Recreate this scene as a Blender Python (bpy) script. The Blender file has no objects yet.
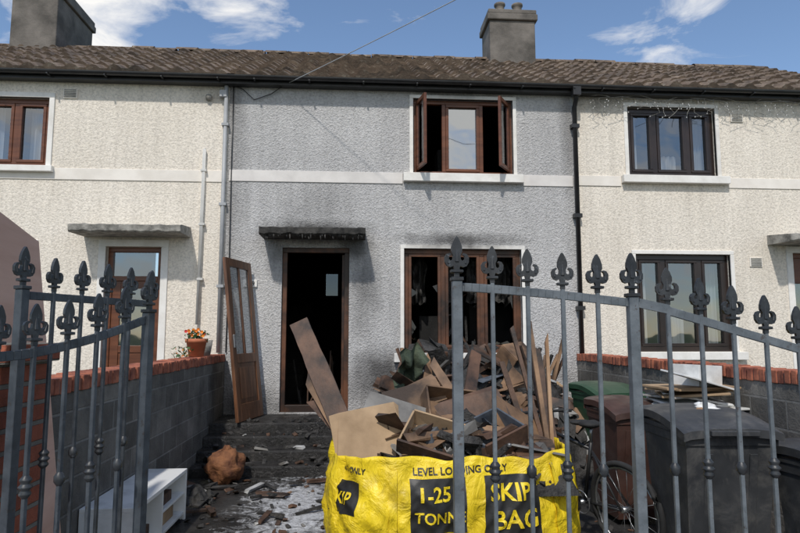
import bpy, bmesh, math, random
from mathutils import Vector, Matrix, Euler, noise as mn
random.seed(7)
R=math.radians
SC=bpy.context.scene
# ---------------------------------------------------------------- helpers
class MB:
    def __init__(s): s.v=[];s.f=[];s.m=[];s.sm=[]
    def face(s,pts,mi=0,sm=False):
        b=len(s.v); s.v+= [tuple(p) for p in pts]; s.f.append(list(range(b,b+len(pts)))); s.m.append(mi); s.sm.append(sm)
    def box(s,c,d,mi=0,rot=None,taper=None):
        hx,hy,hz=d[0]/2,d[1]/2,d[2]/2
        b=len(s.v); c=Vector(c)
        for sx,sy,sz in [(-1,-1,-1),(1,-1,-1),(1,1,-1),(-1,1,-1),(-1,-1,1),(1,-1,1),(1,1,1),(-1,1,1)]:
            k=1.0
            if taper and sz>0:k=taper
            p=Vector((sx*hx*k,sy*hy*k,sz*hz))
            if rot: p=rot@p
            s.v.append(tuple(c+p))
        for q in [(0,3,2,1),(4,5,6,7),(0,1,5,4),(1,2,6,5),(2,3,7,6),(3,0,4,7)]:
            s.f.append([b+i for i in q]); s.m.append(mi); s.sm.append(False)
    def chunk(s,c,d,mi=0,rot=None,rd=random):
        """irregular broken board: box with ragged ends"""
        b=len(s.v);s.box(c,d,mi,rot)
        for i in range(b,b+8):
            p=Vector(s.v[i]);q=Vector((rd.uniform(-1,1)*d[0]*.10,rd.uniform(-1,1)*d[1]*.12,rd.uniform(-1,1)*d[2]*.2))
            if rot:q=rot@q
            s.v[i]=tuple(p+q)
    def bb(s,x0,x1,y0,y1,z0,z1,mi=0):
        s.box(((x0+x1)/2,(y0+y1)/2,(z0+z1)/2),(abs(x1-x0),abs(y1-y0),abs(z1-z0)),mi)
    def beam(s,p,q,w,t,mi=0,up=(0,0,1),tw=0):
        p=Vector(p);q=Vector(q);d=q-p;L=d.length
        z=d.normalized();x=Vector(up).cross(z)
        if x.length<1e-3:x=Vector((1,0,0))
        x.normalize();y=z.cross(x)
        m=Matrix((x,y,z)).transposed()
        if tw:m=m@Matrix.Rotation(tw,3,'Z')
        s.box((p+q)/2,(w,t,L),mi,m)
    def tube(s,pts,r,mi=0,n=8,closed=False,cap=True):
        pts=[Vector(p) for p in pts];N=len(pts);b=len(s.v)
        rr=r if isinstance(r,(list,tuple)) else [r]*N
        for i,p in enumerate(pts):
            if closed:t=pts[(i+1)%N]-pts[i-1]
            else:t=pts[min(i+1,N-1)]-pts[max(i-1,0)]
            t.normalize()
            a=Vector((0,0,1)) if abs(t.z)<.9 else Vector((0,1,0))
            x=a.cross(t).normalized();y=t.cross(x)
            for k in range(n):
                an=2*math.pi*k/n
                s.v.append(tuple(p+(x*math.cos(an)+y*math.sin(an))*rr[i]))
        M=N if closed else N-1
        for i in range(M):
            j=(i+1)%N
            for k in range(n):
                l=(k+1)%n
                s.f.append([b+i*n+k,b+i*n+l,b+j*n+l,b+j*n+k]);s.m.append(mi);s.sm.append(True)
        if cap and not closed:
            s.f.append([b+k for k in range(n)][::-1]);s.m.append(mi);s.sm.append(False)
            s.f.append([b+(N-1)*n+k for k in range(n)]);s.m.append(mi);s.sm.append(False)
    def lathe(s,c,prof,mi=0,n=20):
        c=Vector(c);b=len(s.v)
        for (r,z) in prof:
            for k in range(n):
                a=2*math.pi*k/n
                s.v.append((c.x+r*math.cos(a),c.y+r*math.sin(a),c.z+z))
        for i in range(len(prof)-1):
            for k in range(n):
                l=(k+1)%n
                s.f.append([b+i*n+k,b+i*n+l,b+(i+1)*n+l,b+(i+1)*n+k]);s.m.append(mi);s.sm.append(True)
    def blob(s,c,rad,mi=0,amp=.15,fr=3,n=16,seed=0):
        c=Vector(c);b=len(s.v);rows=n//2
        for i in range(rows+1):
            th=math.pi*i/rows
            for k in range(n):
                a=2*math.pi*k/n
                d=Vector((math.sin(th)*math.cos(a),math.sin(th)*math.sin(a),math.cos(th)))
                q=1+amp*mn.noise(d*fr+Vector((seed,seed*2,0)))*2
                s.v.append((c.x+d.x*rad[0]*q,c.y+d.y*rad[1]*q,c.z+d.z*rad[2]*q))
        for i in range(rows):
            for k in range(n):
                l=(k+1)%n
                s.f.append([b+i*n+k,b+(i+1)*n+k,b+(i+1)*n+l,b+i*n+l]);s.m.append(mi);s.sm.append(True)
    def cloth(s,c,sx,sy,mi,amp=.1,fr=4,seed=0,rot=None,n=20):
        b=len(s.v);c=Vector(c)
        for i in range(n+1):
            for j in range(n+1):
                u=(i/n-.5);v=(j/n-.5);p=Vector((u*sx*(1+.3*mn.noise(Vector((v*3,seed,0)))),v*sy*(1+.3*mn.noise(Vector((u*3,seed,5)))),amp*mn.noise(Vector((u*fr,v*fr,seed)))*2-amp*2.2*(u*u+v*v)))
                if rot:p=rot@p
                s.v.append(tuple(c+p))
        for i in range(n):
            for j in range(n):
                a=b+i*(n+1)+j;s.f.append([a,a+n+1,a+n+2,a+1]);s.m.append(mi);s.sm.append(True)
    def obj(s,name,mats,parent=None,bevel=0,seg=2):
        me=bpy.data.meshes.new(name)
        me.from_pydata(s.v,[],s.f)
        for m in mats: me.materials.append(m)
        for i,p in enumerate(me.polygons):
            p.material_index=s.m[i]; p.use_smooth=s.sm[i]
        me.update()
        o=bpy.data.objects.new(name,me); SC.collection.objects.link(o)
        if parent:o.parent=parent
        if bevel:
            b=o.modifiers.new('b','BEVEL');b.width=bevel;b.segments=seg;b.limit_method='ANGLE';b.angle_limit=R(50)
        return o
def empty(name):
    o=bpy.data.objects.new(name,None);SC.collection.objects.link(o);return o

class NT:
    def __init__(s,name):
        s.mat=bpy.data.materials.new(name);s.mat.use_nodes=True
        s.nt=s.mat.node_tree;s.n=s.nt.nodes;s.b=s.n['Principled BSDF']
        s.tc=s.n.new('ShaderNodeTexCoord').outputs['Object']
    def link(s,a,b): s.nt.links.new(a,b)
    def noise(s,scale,detail=4,rough=.55,vec=None,dist=0):
        n=s.n.new('ShaderNodeTexNoise');n.inputs['Scale'].default_value=scale;n.inputs['Detail'].default_value=detail
        n.inputs['Roughness'].default_value=rough;n.inputs['Distortion'].default_value=dist
        s.link(vec or s.tc,n.inputs['Vector']);return n.outputs['Fac']
    def mapv(s,sc=(1,1,1)):
        n=s.n.new('ShaderNodeMapping');n.inputs['Scale'].default_value=sc;s.link(s.tc,n.inputs['Vector']);return n.outputs[0]
    def ramp(s,fac,st):
        n=s.n.new('ShaderNodeValToRGB');e=n.color_ramp.elements
        while len(e)<len(st):e.new(.5)
        for i,(p,c) in enumerate(st):
            e[i].position=p;e[i].color=(c[0],c[1],c[2],1) if not isinstance(c,(int,float)) else (c,c,c,1)
        s.link(fac,n.inputs[0]);return n.outputs[0]
    def math(s,op,a,b=None,clamp=False):
        n=s.n.new('ShaderNodeMath');n.operation=op;n.use_clamp=clamp
        for i,q in enumerate((a,b)):
            if q is None:continue
            if isinstance(q,(int,float)):n.inputs[i].default_value=q
            else:s.link(q,n.inputs[i])
        return n.outputs[0]
    def mix(s,f,a,b,bt='MIX'):
        n=s.n.new('ShaderNodeMix');n.data_type='RGBA';n.blend_type=bt
        for i,q in ((0,f),(6,a),(7,b)):
            if isinstance(q,(int,float)):n.inputs[i].default_value=q
            elif isinstance(q,tuple):n.inputs[i].default_value=(q[0],q[1],q[2],1)
            else:s.link(q,n.inputs[i])
        return n.outputs[2]
    def bump(s,h,st=.5,d=.01,prev=None):
        n=s.n.new('ShaderNodeBump');n.inputs['Strength'].default_value=st;n.inputs['Distance'].default_value=d
        s.link(h,n.inputs['Height'])
        if prev:s.link(prev,n.inputs['Normal'])
        return n.outputs[0]
    def sep(s):
        n=s.n.new('ShaderNodeSeparateXYZ');s.link(s.tc,n.inputs[0]);return n.outputs
    def done(s,col,rough=.7,nrm=None,metal=0,spec=None):
        if isinstance(col,tuple):s.b.inputs['Base Color'].default_value=(*col,1)
        else:s.link(col,s.b.inputs['Base Color'])
        if isinstance(rough,(int,float)):s.b.inputs['Roughness'].default_value=rough
        else:s.link(rough,s.b.inputs['Roughness'])
        if nrm:s.link(nrm,s.b.inputs['Normal'])
        s.b.inputs['Metallic'].default_value=metal
        if spec is not None:s.b.inputs['Specular IOR Level'].default_value=spec
        return s.mat
def M(name,c1,c2,scale=5,rough=.7,bs=40,bst=.3,bd=.005,metal=0,stretch=(1,1,1),lo=.35,hi=.65,spec=None):
    t=NT(name);v=t.mapv(stretch)
    col=t.ramp(t.noise(scale,6,.6,v),[(lo,c1),(hi,c2)])
    return t.done(col,rough,t.bump(t.noise(bs,4,.6,v),bst,bd),metal,spec)

def soot_mask(t,soots):
    X,Y,Z=t.sep();tot=None
    nz=t.noise(2.2,7,.65)
    nz2=t.noise(1.0,5,.6,t.mapv((6,6,.8)))
    for (cx,cz,rx,rz,st) in soots:
        a=t.math('POWER',t.math('ABSOLUTE',t.math('DIVIDE',t.math('SUBTRACT',X,cx),rx)),2)
        b=t.math('POWER',t.math('ABSOLUTE',t.math('DIVIDE',t.math('SUBTRACT',Z,cz),rz)),2)
        d=t.math('SQRT',t.math('ADD',a,b))
        m=t.math('SUBTRACT',1.15,d)
        m=t.math('ADD',m,t.math('MULTIPLY',t.math('SUBTRACT',nz,.5),1.3))
        m=t.math('ADD',m,t.math('MULTIPLY',t.math('SUBTRACT',nz2,.5),.9))
        m=t.math('MULTIPLY',t.math('MULTIPLY',m,1.1,True),st,True)
        tot=m if tot is None else t.math('MAXIMUM',tot,m)
    return tot
def wallmat(name,c1,c2,soots,sc=0.9,bump=.9,tscale=26):
    t=NT(name)
    base=t.ramp(t.noise(sc,7,.7),[(.3,c1),(.7,c2)])
    fine=t.noise(tscale,5,.7)
    vor=t.n.new('ShaderNodeTexVoronoi');vor.inputs['Scale'].default_value=tscale*1.7;t.link(t.tc,vor.inputs['Vector'])
    col=t.mix(.75,base,t.ramp(fine,[(.34,.62),(.56,1.05)]),'MULTIPLY')
    st=t.ramp(t.noise(1.2,6,.65,t.mapv((5,5,.5))),[(.3,.76),(.65,1.0)])
    col=t.mix(.65,col,st,'MULTIPLY')
    X,Y,Z=t.sep();nn=t.noise(1.4,6,.7,t.mapv((3,3,.6)))
    low=t.math('MULTIPLY',t.math('ADD',t.math('SUBTRACT',1.2,Z),t.math('MULTIPLY',t.math('SUBTRACT',nn,.5),1.5)),.5,True)
    col=t.mix(t.math('MULTIPLY',low,.6),col,(.12,.11,.095))
    if soots: col=t.mix(soot_mask(t,soots),col,(.03,.028,.026))
    h=t.math('ADD',fine,t.math('MULTIPLY',vor.outputs['Distance'],.5))
    return t.done(col,.92,t.bump(h,bump,.025),spec=.2)

# ---------------------------------------------------------------- materials
m_cream=wallmat('roughcast_cream',(.78,.71,.61),(.88,.81,.71),[(-2.0,5.25,.5,.35,.3)],bump=.42,tscale=27)
m_cream2=wallmat('roughcast_cream_sooty',(.76,.69,.59),(.86,.79,.69),[(3.5,5.3,1.3,.3,.6),(5.0,5.35,2.5,.16,.5),(7.4,3.0,.6,.25,.3)],bump=.42,tscale=27)
m_grey=wallmat('roughcast_grey',(.47,.46,.455),(.60,.59,.58),[(-.6,3.12,.9,.22,.85),(-.05,2.9,.35,.35,.7),(.1,2.3,.28,.9,.5),(-1.15,2.8,.25,.4,.5),(-.6,3.5,.55,.5,.22),(1.6,5.35,1.0,.22,.6),(1.58,3.02,.95,.13,.75),(1.5,5.42,2.6,.14,.5),(.35,1.0,.5,.5,.8),(1.7,1.0,1.4,.4,.8),(-1.85,5.2,.25,.8,.45),(3.25,4.8,.15,1.2,.4),(-1.8,4.0,.2,3,.3),(-1.5,.6,.6,.3,.7)],bump=.75,tscale=27)
def trimmat(name,soots):
    t=NT(name);c=t.ramp(t.noise(3,7,.7),[(.3,(.64,.61,.56)),(.65,(.84,.82,.78))])
    c=t.mix(soot_mask(t,soots),c,(.04,.037,.034))
    return t.done(c,.7,t.bump(t.noise(30,4),.2,.004))
m_trim=trimmat('white_paint_weathered',[(1.58,2.97,.95,.12,.85),(.9,1.3,.45,.12,.5),(1.6,5.3,.6,.12,.6),(2.3,1.3,.3,.1,.5)])
m_band=M('smooth_render_band',(.72,.67,.60),(.83,.78,.71),3,.8,30,.2,.004)
m_bandg=M('smooth_render_band_grey',(.60,.57,.54),(.73,.695,.66),3,.8,30,.2,.004)
m_brown=M('brown_window_frame',(.085,.026,.010),(.15,.05,.02),2,.4,60,.1,.002,stretch=(1,1,8))
m_brownburnt=M('burnt_brown_frame',(.02,.010,.006),(.13,.05,.022),2.2,.5,40,.4,.004,lo=.38,hi=.62)
m_darkframe=M('dark_window_frame',(.016,.010,.009),(.032,.02,.016),3,.3,50,.1,.002)
m_char=M('charcoal',(.007,.007,.0065),(.06,.056,.052),6,.75,25,.9,.03)
m_room=M('sooty_interior',(.004,.004,.004),(.014,.013,.012),3,.9,12,.5,.02)
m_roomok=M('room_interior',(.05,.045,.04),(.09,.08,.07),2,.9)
m_gutter=M('black_plastic',(.012,.012,.013),(.026,.026,.027),4,.35,40,.1,.002)
m_whitepipe=M('white_pvc',(.55,.54,.51),(.66,.65,.62),4,.45)
m_greypipe=M('grey_pvc',(.30,.31,.32),(.38,.39,.40),4,.5)
m_conc=M('weathered_concrete',(.14,.135,.12),(.42,.40,.36),7,.9,40,.8,.01)
m_concsoot=M('sooty_concrete',(.010,.010,.0095),(.075,.07,.064),7,.9,40,.8,.01)
m_chim=M('chimney_render',(.075,.068,.06),(.19,.17,.15),2,.95,26,.6,.012)
m_terra=M('terracotta',(.42,.13,.06),(.55,.2,.10),5,.8)
m_potdark=M('sooty_chimney_pot',(.10,.085,.07),(.22,.19,.16),5,.8)
m_curtain=M('curtain',(.50,.50,.50),(.68,.68,.68),2,.9,stretch=(12,12,.3))
m_white=M('white_laminate',(.50,.50,.48),(.80,.80,.78),3,.4,lo=.3,hi=.5)
m_ply=M('plywood_pink',(.58,.34,.25),(.74,.48,.37),1.6,.75,30,.2,.003,stretch=(1,.3,3))
m_wood=M('raw_wood',(.22,.12,.06),(.46,.30,.18),3,.75,30,.3,.003,stretch=(3,3,1))
m_burntwood=M('burnt_wood',(.018,.012,.009),(.13,.068,.04),4,.65,30,.6,.006)
m_scorched=M('scorched_wood',(.035,.02,.013),(.30,.18,.10),1.7,.7,30,.5,.005,lo=.38,hi=.62)
m_oakdoor=M('varnished_door_wood',(.06,.026,.013),(.19,.085,.042),2.5,.4,40,.3,.003,stretch=(6,6,.6))
m_darkgreen=M('green_plastic',(.012,.045,.022),(.022,.07,.035),5,.45)
def dirty(name,c1,c2,dust,sc=5,rough=.45,amt=.5):
    t=NT(name);c=t.ramp(t.noise(sc,5,.6),[(.35,c1),(.65,c2)])
    d=t.math('MULTIPLY',t.ramp(t.noise(3.2,8,.75,dist=.6),[(.5,0.0),(.72,1.0)]),amt)
    c=t.mix(d,c,dust);return t.done(c,t.ramp(t.noise(4,4),[(.35,rough-.1),(.65,rough+.25)]),t.bump(t.noise(120,3),.12,.001))
m_bingrey=dirty('dark_grey_plastic',(.03,.032,.035),(.05,.052,.055),(.19,.18,.165))
m_binbrown=dirty('brown_plastic',(.045,.022,.017),(.075,.035,.026),(.09,.08,.07))
m_rubber=M('rubber',(.012,.012,.012),(.025,.025,.025),8,.8)
m_metal=M('dull_metal',(.25,.26,.27),(.42,.43,.44),8,.35,metal=.8)
def paint(name,c1,c2,chip):
    t=NT(name);c=t.ramp(t.noise(14,5,.6),[(.35,c1),(.65,c2)])
    k=t.ramp(t.noise(38,6,.7),[(.60,0.0),(.66,1.0)]);c=t.mix(t.math('MULTIPLY',k,.75),c,chip)
    return t.done(c,.45,t.bump(t.noise(90,4),.4,.002))
m_gate=paint('gate_paint_slate',(.075,.088,.10),(.14,.158,.175),(.05,.035,.028))
m_gatedk=paint('gate_paint_navy',(.026,.032,.040),(.06,.07,.082),(.03,.022,.018))
m_gateblk=paint('gate_paint_dark',(.012,.013,.015),(.036,.040,.045),(.10,.11,.12))
m_card=M('cardboard',(.24,.16,.09),(.43,.30,.18),3,.85)
m_paper=M('white_paper',(.5,.5,.48),(.78,.78,.76),4,.7)
m_ash=M('ash_white',(.18,.18,.175),(.5,.5,.49),4,.8)
m_greyb=M('grey_board',(.10,.095,.09),(.27,.26,.24),3,.8)
m_bluegrey=M('blue_grey_cloth',(.04,.05,.065),(.12,.135,.155),5,.8)
m_fabgreen=M('green_cloth',(.03,.045,.03),(.075,.095,.06),5,.9,14,.8,.03)
m_hessian=M('orange_sack',(.09,.032,.015),(.26,.11,.045),8,.85,22,.9,.02)
m_leaf=M('leaf',(.02,.06,.015),(.06,.13,.03),15,.6)
m_orange=M('orange_petals',(.7,.12,.01),(.85,.3,.02),15,.6)
m_red=M('red_petals',(.5,.02,.02),(.7,.05,.03),15,.6)
m_black=M('black_ink',(.012,.012,.012),(.03,.03,.028),5,.5)

def glassmat(name,refl,tint=(.6,.63,.66)):
    m=bpy.data.materials.new(name);m.use_nodes=True;nt=m.node_tree;n=nt.nodes;n.clear()
    o=n.new('ShaderNodeOutputMaterial');mx=n.new('ShaderNodeMixShader');g=n.new('ShaderNodeBsdfGlossy');t=n.new('ShaderNodeBsdfTransparent')
    tc=n.new('ShaderNodeTexCoord');nz=n.new('ShaderNodeTexNoise');nz.inputs['Scale'].default_value=1.3
    nt.links.new(tc.outputs['Object'],nz.inputs['Vector'])
    bp=n.new('ShaderNodeBump');bp.inputs['Strength'].default_value=.15;bp.inputs['Distance'].default_value=.06
    nt.links.new(nz.outputs['Fac'],bp.inputs['Height']);nt.links.new(bp.outputs[0],g.inputs['Normal'])
    g.inputs['Roughness'].default_value=.03;g.inputs['Color'].default_value=(.9,.93,.95,1)
    t.inputs['Color'].default_value=(*tint,1);mx.inputs[0].default_value=refl
    nt.links.new(t.outputs[0],mx.inputs[1]);nt.links.new(g.outputs[0],mx.inputs[2]);nt.links.new(mx.outputs[0],o.inputs[0]);return m
m_glass=glassmat('window_glass',.22);m_glassbright=glassmat('window_glass_reflective',.45)
m_sootglass=glassmat('sooty_glass',.06,(.05,.05,.05));m_rearglass=glassmat('rear_window_glass',.05,(.09,.09,.095))

# roof tiles
t=NT('brown_roof_tiles');c=t.ramp(t.noise(3.0,8,.75),[(.28,(.055,.038,.028)),(.5,(.15,.108,.078)),(.72,(.27,.205,.15))])
li=t.ramp(t.noise(13,5,.7),[(.56,0.0),(.68,1.0)])
c=t.mix(t.math('MULTIPLY',li,.6),c,(.38,.34,.27))
c=t.mix(t.math('MULTIPLY',t.ramp(t.noise(1.1,6,.7),[(.5,0.0),(.65,1.0)]),.6),c,(.03,.026,.022))
m_tile=t.done(c,.85,t.bump(t.noise(35,4,.7),.6,.01))

def blockmat(name,c1,c2,mort,bw,bh,axis='y',rough=.95,off=.5):
    t=NT(name);X,Y,Z=t.sep();cb=t.n.new('ShaderNodeCombineXYZ')
    t.link(Y if axis=='y' else X,cb.inputs[0]);t.link(Z,cb.inputs[1])
    b=t.n.new('ShaderNodeTexBrick');t.link(cb.outputs[0],b.inputs['Vector'])
    b.inputs['Scale'].default_value=1;b.inputs['Brick Width'].default_value=bw;b.inputs['Row Height'].default_value=bh
    b.inputs['Mortar Size'].default_value=.010;b.inputs['Mortar Smooth'].default_value=.3;b.offset=off
    b.inputs['Color1'].default_value=(*c1,1);b.inputs['Color2'].default_value=(*c2,1);b.inputs['Mortar'].default_value=(*mort,1)
    nz=t.ramp(t.noise(2.5,7,.7),[(.3,.4),(.7,1.25)])
    c=t.mix(.95,b.outputs['Color'],nz,'MULTIPLY')
    inv=t.math('SUBTRACT',1.0,b.outputs['Fac'])
    return t.done(c,rough,t.bump(t.math('ADD',inv,t.math('MULTIPLY',t.noise(30,5,.7),.8)),.9,.015))
m_block=blockmat('concrete_block',(.11,.102,.09),(.21,.195,.172),(.26,.25,.23),.44,.22)
m_redbrick=blockmat('red_brick',(.30,.075,.04),(.38,.11,.06),(.22,.2,.17),.225,.075,'x')
m_brickcope=M('red_brick_coping',(.14,.04,.027),(.46,.155,.085),7,.9,50,.6,.006)
m_mortar=M('mortar',(.16,.15,.13),(.24,.22,.2),8,.9)

# ground: soaked, burnt concrete with patches of washed-out ash and foam
t=NT('wet_dirty_concrete');X,Y,Z=t.sep()
base=t.ramp(t.noise(1.6,8,.7),[(.3,(.012,.011,.010)),(.55,(.036,.034,.031)),(.78,(.10,.095,.085))])
a=t.math('POWER',t.math('DIVIDE',t.math('SUBTRACT',X,-.55),.62),2)
b=t.math('POWER',t.math('DIVIDE',t.math('SUBTRACT',Y,6.1),1.9),2)
d=t.math('SUBTRACT',1.0,t.math('SQRT',t.math('ADD',a,b)))
ash=t.math('ADD',d,t.math('MULTIPLY',t.math('SUBTRACT',t.noise(4.5,9,.8,dist=1.5),.5),4.0))
ash=t.math('MULTIPLY',t.math('SUBTRACT',ash,.18),1.8,True)
c=t.mix(ash,base,t.ramp(t.noise(26,5,.7),[(.35,(.30,.30,.30)),(.6,(.75,.76,.78))]))
rg=t.ramp(t.noise(1.3,5,.6),[(.42,.12),(.6,.7)])
m_ground=t.done(c,rg,t.bump(t.noise(12,8,.75),.9,.035))
t=NT('burnt_steps');base=t.ramp(t.noise(7,7,.7),[(.3,(.006,.006,.006)),(.6,(.03,.028,.026)),(.8,(.10,.09,.08))])
k=t.ramp(t.noise(5,9,.8,dist=1.5),[(.59,0.0),(.70,.8)]);c=t.mix(k,base,(.24,.235,.23))
m_steps=t.done(c,t.ramp(t.noise(2,4),[(.4,.2),(.6,.8)]),t.bump(t.noise(16,7,.75),.9,.03))
m_pave=M('pavement_concrete',(.20,.195,.185),(.30,.29,.275),4,.9,60,.4,.004)
m_asph=M('asphalt',(.04,.04,.042),(.06,.06,.062),20,.9,120,.5,.004)
m_grass=M('ground_grass',(.04,.07,.02),(.07,.10,.035),2,.95)

g=MB();g.face([(-400,-400,-.14),(400,-400,-.14),(400,400,-.14),(-400,400,-.14)]);g.obj('ground',[m_grass])
g=MB();g.bb(-60,60,-9,-1.6,-.3,-.12);g.obj('road',[m_asph])
g=MB();g.bb(-60,60,-1.45,1.95,-.13,-.004);g.bb(-60,60,-1.6,-1.452,-.13,.0,1);g.obj('pavement',[m_pave,m_conc])
g=MB();g.bb(-9,10,1.953,9.2,-.12,-.003);g.obj('garden_ground',[m_ground])
# ---------------------------------------------------------------- houses
FY=9.15
def facade(mb,x0,x1,z0,z1,ops,mi=0,y=FY,th=.28):
    xs=sorted(set([x0,x1]+[o[0] for o in ops]+[o[1] for o in ops]));zs=sorted(set([z0,z1]+[o[2] for o in ops]+[o[3] for o in ops]))
    for i in range(len(xs)-1):
        for j in range(len(zs)-1):
            cx=(xs[i]+xs[i+1])/2;cz=(zs[j]+zs[j+1])/2
            if any(o[0]<cx<o[1] and o[2]<cz<o[3] for o in ops):continue
            mb.face([(xs[i],y,zs[j]),(xs[i+1],y,zs[j]),(xs[i+1],y,zs[j+1]),(xs[i],y,zs[j+1])],mi)
    for a,b,c,d in ops:
        mb.face([(a,y,c),(a,y,d),(a,y+th,d),(a,y+th,c)],mi)
        mb.face([(b,y,c),(b,y+th,c),(b,y+th,d),(b,y,d)],mi)
        mb.face([(a,y,d),(b,y,d),(b,y+th,d),(a,y+th,d)],mi)
        mb.face([(a,y,c),(a,y+th,c),(b,y+th,c),(b,y,c)],mi)
def room(mb,x0,x1,y0,y1,z0,z1,mi=0,hole=None):
    mb.face([(x0,y0,z0),(x1,y0,z0),(x1,y1,z0),(x0,y1,z0)],mi)
    mb.face([(x0,y0,z1),(x0,y1,z1),(x1,y1,z1),(x1,y0,z1)],mi)
    mb.face([(x0,y0,z0),(x0,y1,z0),(x0,y1,z1),(x0,y0,z1)],mi)
    mb.face([(x1,y0,z0),(x1,y0,z1),(x1,y1,z1),(x1,y1,z0)],mi)
    facade(mb,x0,x1,z0,z1,[hole] if hole else [],mi,y1,.02)
def trim(mb,a,b,c,d,w=.075,mi=0,y=FY,p=.022):
    mb.bb(a-w,a,y-p,y+.05,c,d,mi);mb.bb(b,b+w,y-p,y+.05,c,d,mi);mb.bb(a-w,b+w,y-p,y+.05,d,d+w,mi)
def window(parent,name,a,b,c,d,mulls,fm,gm,y=FY+.07,fw=.06,sash=None,skip=(),glass=True):
    mb=MB();t=.07
    mb.bb(a,b,y,y+t,d-fw,d);mb.bb(a,b,y,y+t,c,c+fw)
    mb.bb(a,a+fw,y,y+t,c+fw,d-fw);mb.bb(b-fw,b,y,y+t,c+fw,d-fw)
    for m in mulls: mb.bb(m-fw/2,m+fw/2,y,y+t,c+fw,d-fw)
    ed=[a+fw-fw/2]+list(mulls)+[b-fw+fw/2]
    gl=MB()
    for i in range(len(ed)-1):
        l=ed[i]+fw/2;r=ed[i+1]-fw/2
        if i in skip:continue
        if sash is None or i in sash:
            s=.045;yy=y-.012
            mb.bb(l,r,yy,yy+.05,d-fw-s,d-fw-.002);mb.bb(l,r,yy,yy+.05,c+fw+.002,c+fw+s)
            mb.bb(l,l+s,yy,yy+.05,c+fw+s,d-fw-s);mb.bb(r-s,r,yy,yy+.05,c+fw+s,d-fw-s)
            l+=s;r-=s
        gl.face([(l,y+.035,c+fw),(r,y+.035,c+fw),(r,y+.035,d-fw),(l,y+.035,d-fw)])
    mb.obj(name+'_frame',[fm],parent,.006)
    if gl.v and glass:gl.obj(name+'_glass',[gm],parent)
def house(x0,x1,wm,ops):
    h=empty('terraced_house')
    mb=MB();facade(mb,x0,x1,0,5.5,ops)
    mb.face([(x0,FY,0),(x0,16,0),(x0,16,5.5),(x0,FY,5.5)]);mb.face([(x1,FY,0),(x1,FY,5.5),(x1,16,5.5),(x1,16,0)])
    mb.face([(x0,16,5.5),(x0,12.6,7.3),(x0,9.15,5.5)]);mb.face([(x1,16,5.5),(x1,9.15,5.5),(x1,12.6,7.3)])
    mb.obj('walls',[wm],h)
    return h
def roof(parent,x0,x1,seed):
    mb=MB();rows=13;y0,z0,y1,z1=8.93,5.40,12.6,7.42
    step=.05;nx=int((x1-x0)/step);L=math.hypot(y1-y0,z1-z0);dy=(y1-y0)/L;dz=(z1-z0)/L;ny,nz=-dz,dy
    for r in range(rows):
        s0=L*r/rows;s1=L*(r+1)/rows
        cols=[]
        for i in range(nx+1):
            x=x0+(x1-x0)*i/nx;ph=(x%.30)/.30;sn=math.sin(ph*2*math.pi)
            w=.044*sn**.8 if sn>0 else -.012
            ti=math.floor(x/.30);jit=(mn.noise(Vector((ti*3.1,r*7.7,seed)))*.035)
            for s,off in ((s0,.0),(s0,.052+w+jit),(s1,.012+w+jit)):
                cols.append((x,y0+dy*s+ny*off,z0+dz*s+nz*off+mn.noise(Vector((x*.35,s*.5,0)))*.04))
        b=len(mb.v);mb.v+=cols
        for i in range(nx):
            for k in (0,1):
                mb.f.append([b+i*3+k,b+(i+1)*3+k,b+(i+1)*3+k+1,b+i*3+k+1]);mb.m.append(0);mb.sm.append(False)
    mb.face([(x0,12.6,7.42),(x1,12.6,7.42),(x1,16.2,5.42),(x0,16.2,5.42)])
    x=x0
    while x<x1-.01:
        xe=min(x+.44,x1);rr=.12+random.uniform(-.012,.012);zc=7.40+mn.noise(Vector((x*.35,L*.5,0)))*.04+random.uniform(-.012,.012)
        pr=[(12.6-math.cos(math.pi*k/8)*rr*1.15,zc+math.sin(math.pi*k/8)*rr*.75) for k in range(9)]
        for k in range(8):
            mb.face([(x,pr[k][0],pr[k][1]),(xe-.012,pr[k][0],pr[k][1]),(xe-.012,pr[k+1][0],pr[k+1][1]),(x,pr[k+1][0],pr[k+1][1])],0)
        x+=.44
    mb.obj('roof_tiles',[m_tile],parent)
    g=MB();g.bb(x0,x1,9.0,9.14,5.30,5.42,1)
    N=10
    for k in range(N):
        a0=math.pi+math.pi*k/N;a1=math.pi+math.pi*(k+1)/N
        g.face([(x0,8.93+.05*math.cos(a0),5.39+.05*math.sin(a0)),(x1,8.93+.05*math.cos(a0),5.39+.05*math.sin(a0)),(x1,8.93+.05*math.cos(a1),5.39+.05*math.sin(a1)),(x0,8.93+.05*math.cos(a1),5.39+.05*math.sin(a1))],0,True)
    x=x0+.4
    while x<x1:g.bb(x-.012,x+.012,8.875,9.0,5.325,5.34,0);x+=.8
    g.obj('gutter_and_fascia',[m_gutter,m_gutter],parent)
def curtain(mb,a,b,c,d,y,n=20):
    for i in range(n):
        xa=a+(b-a)*i/n;xb=a+(b-a)*(i+1)/n
        mb.face([(xa,y+.03*math.sin(i*1.7),c),(xb,y+.03*math.sin(i*1.7+1.7),c),(xb,y+.03*math.sin(i*1.7+1.7),d),(xa,y+.03*math.sin(i*1.7),d)],0,True)

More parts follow.
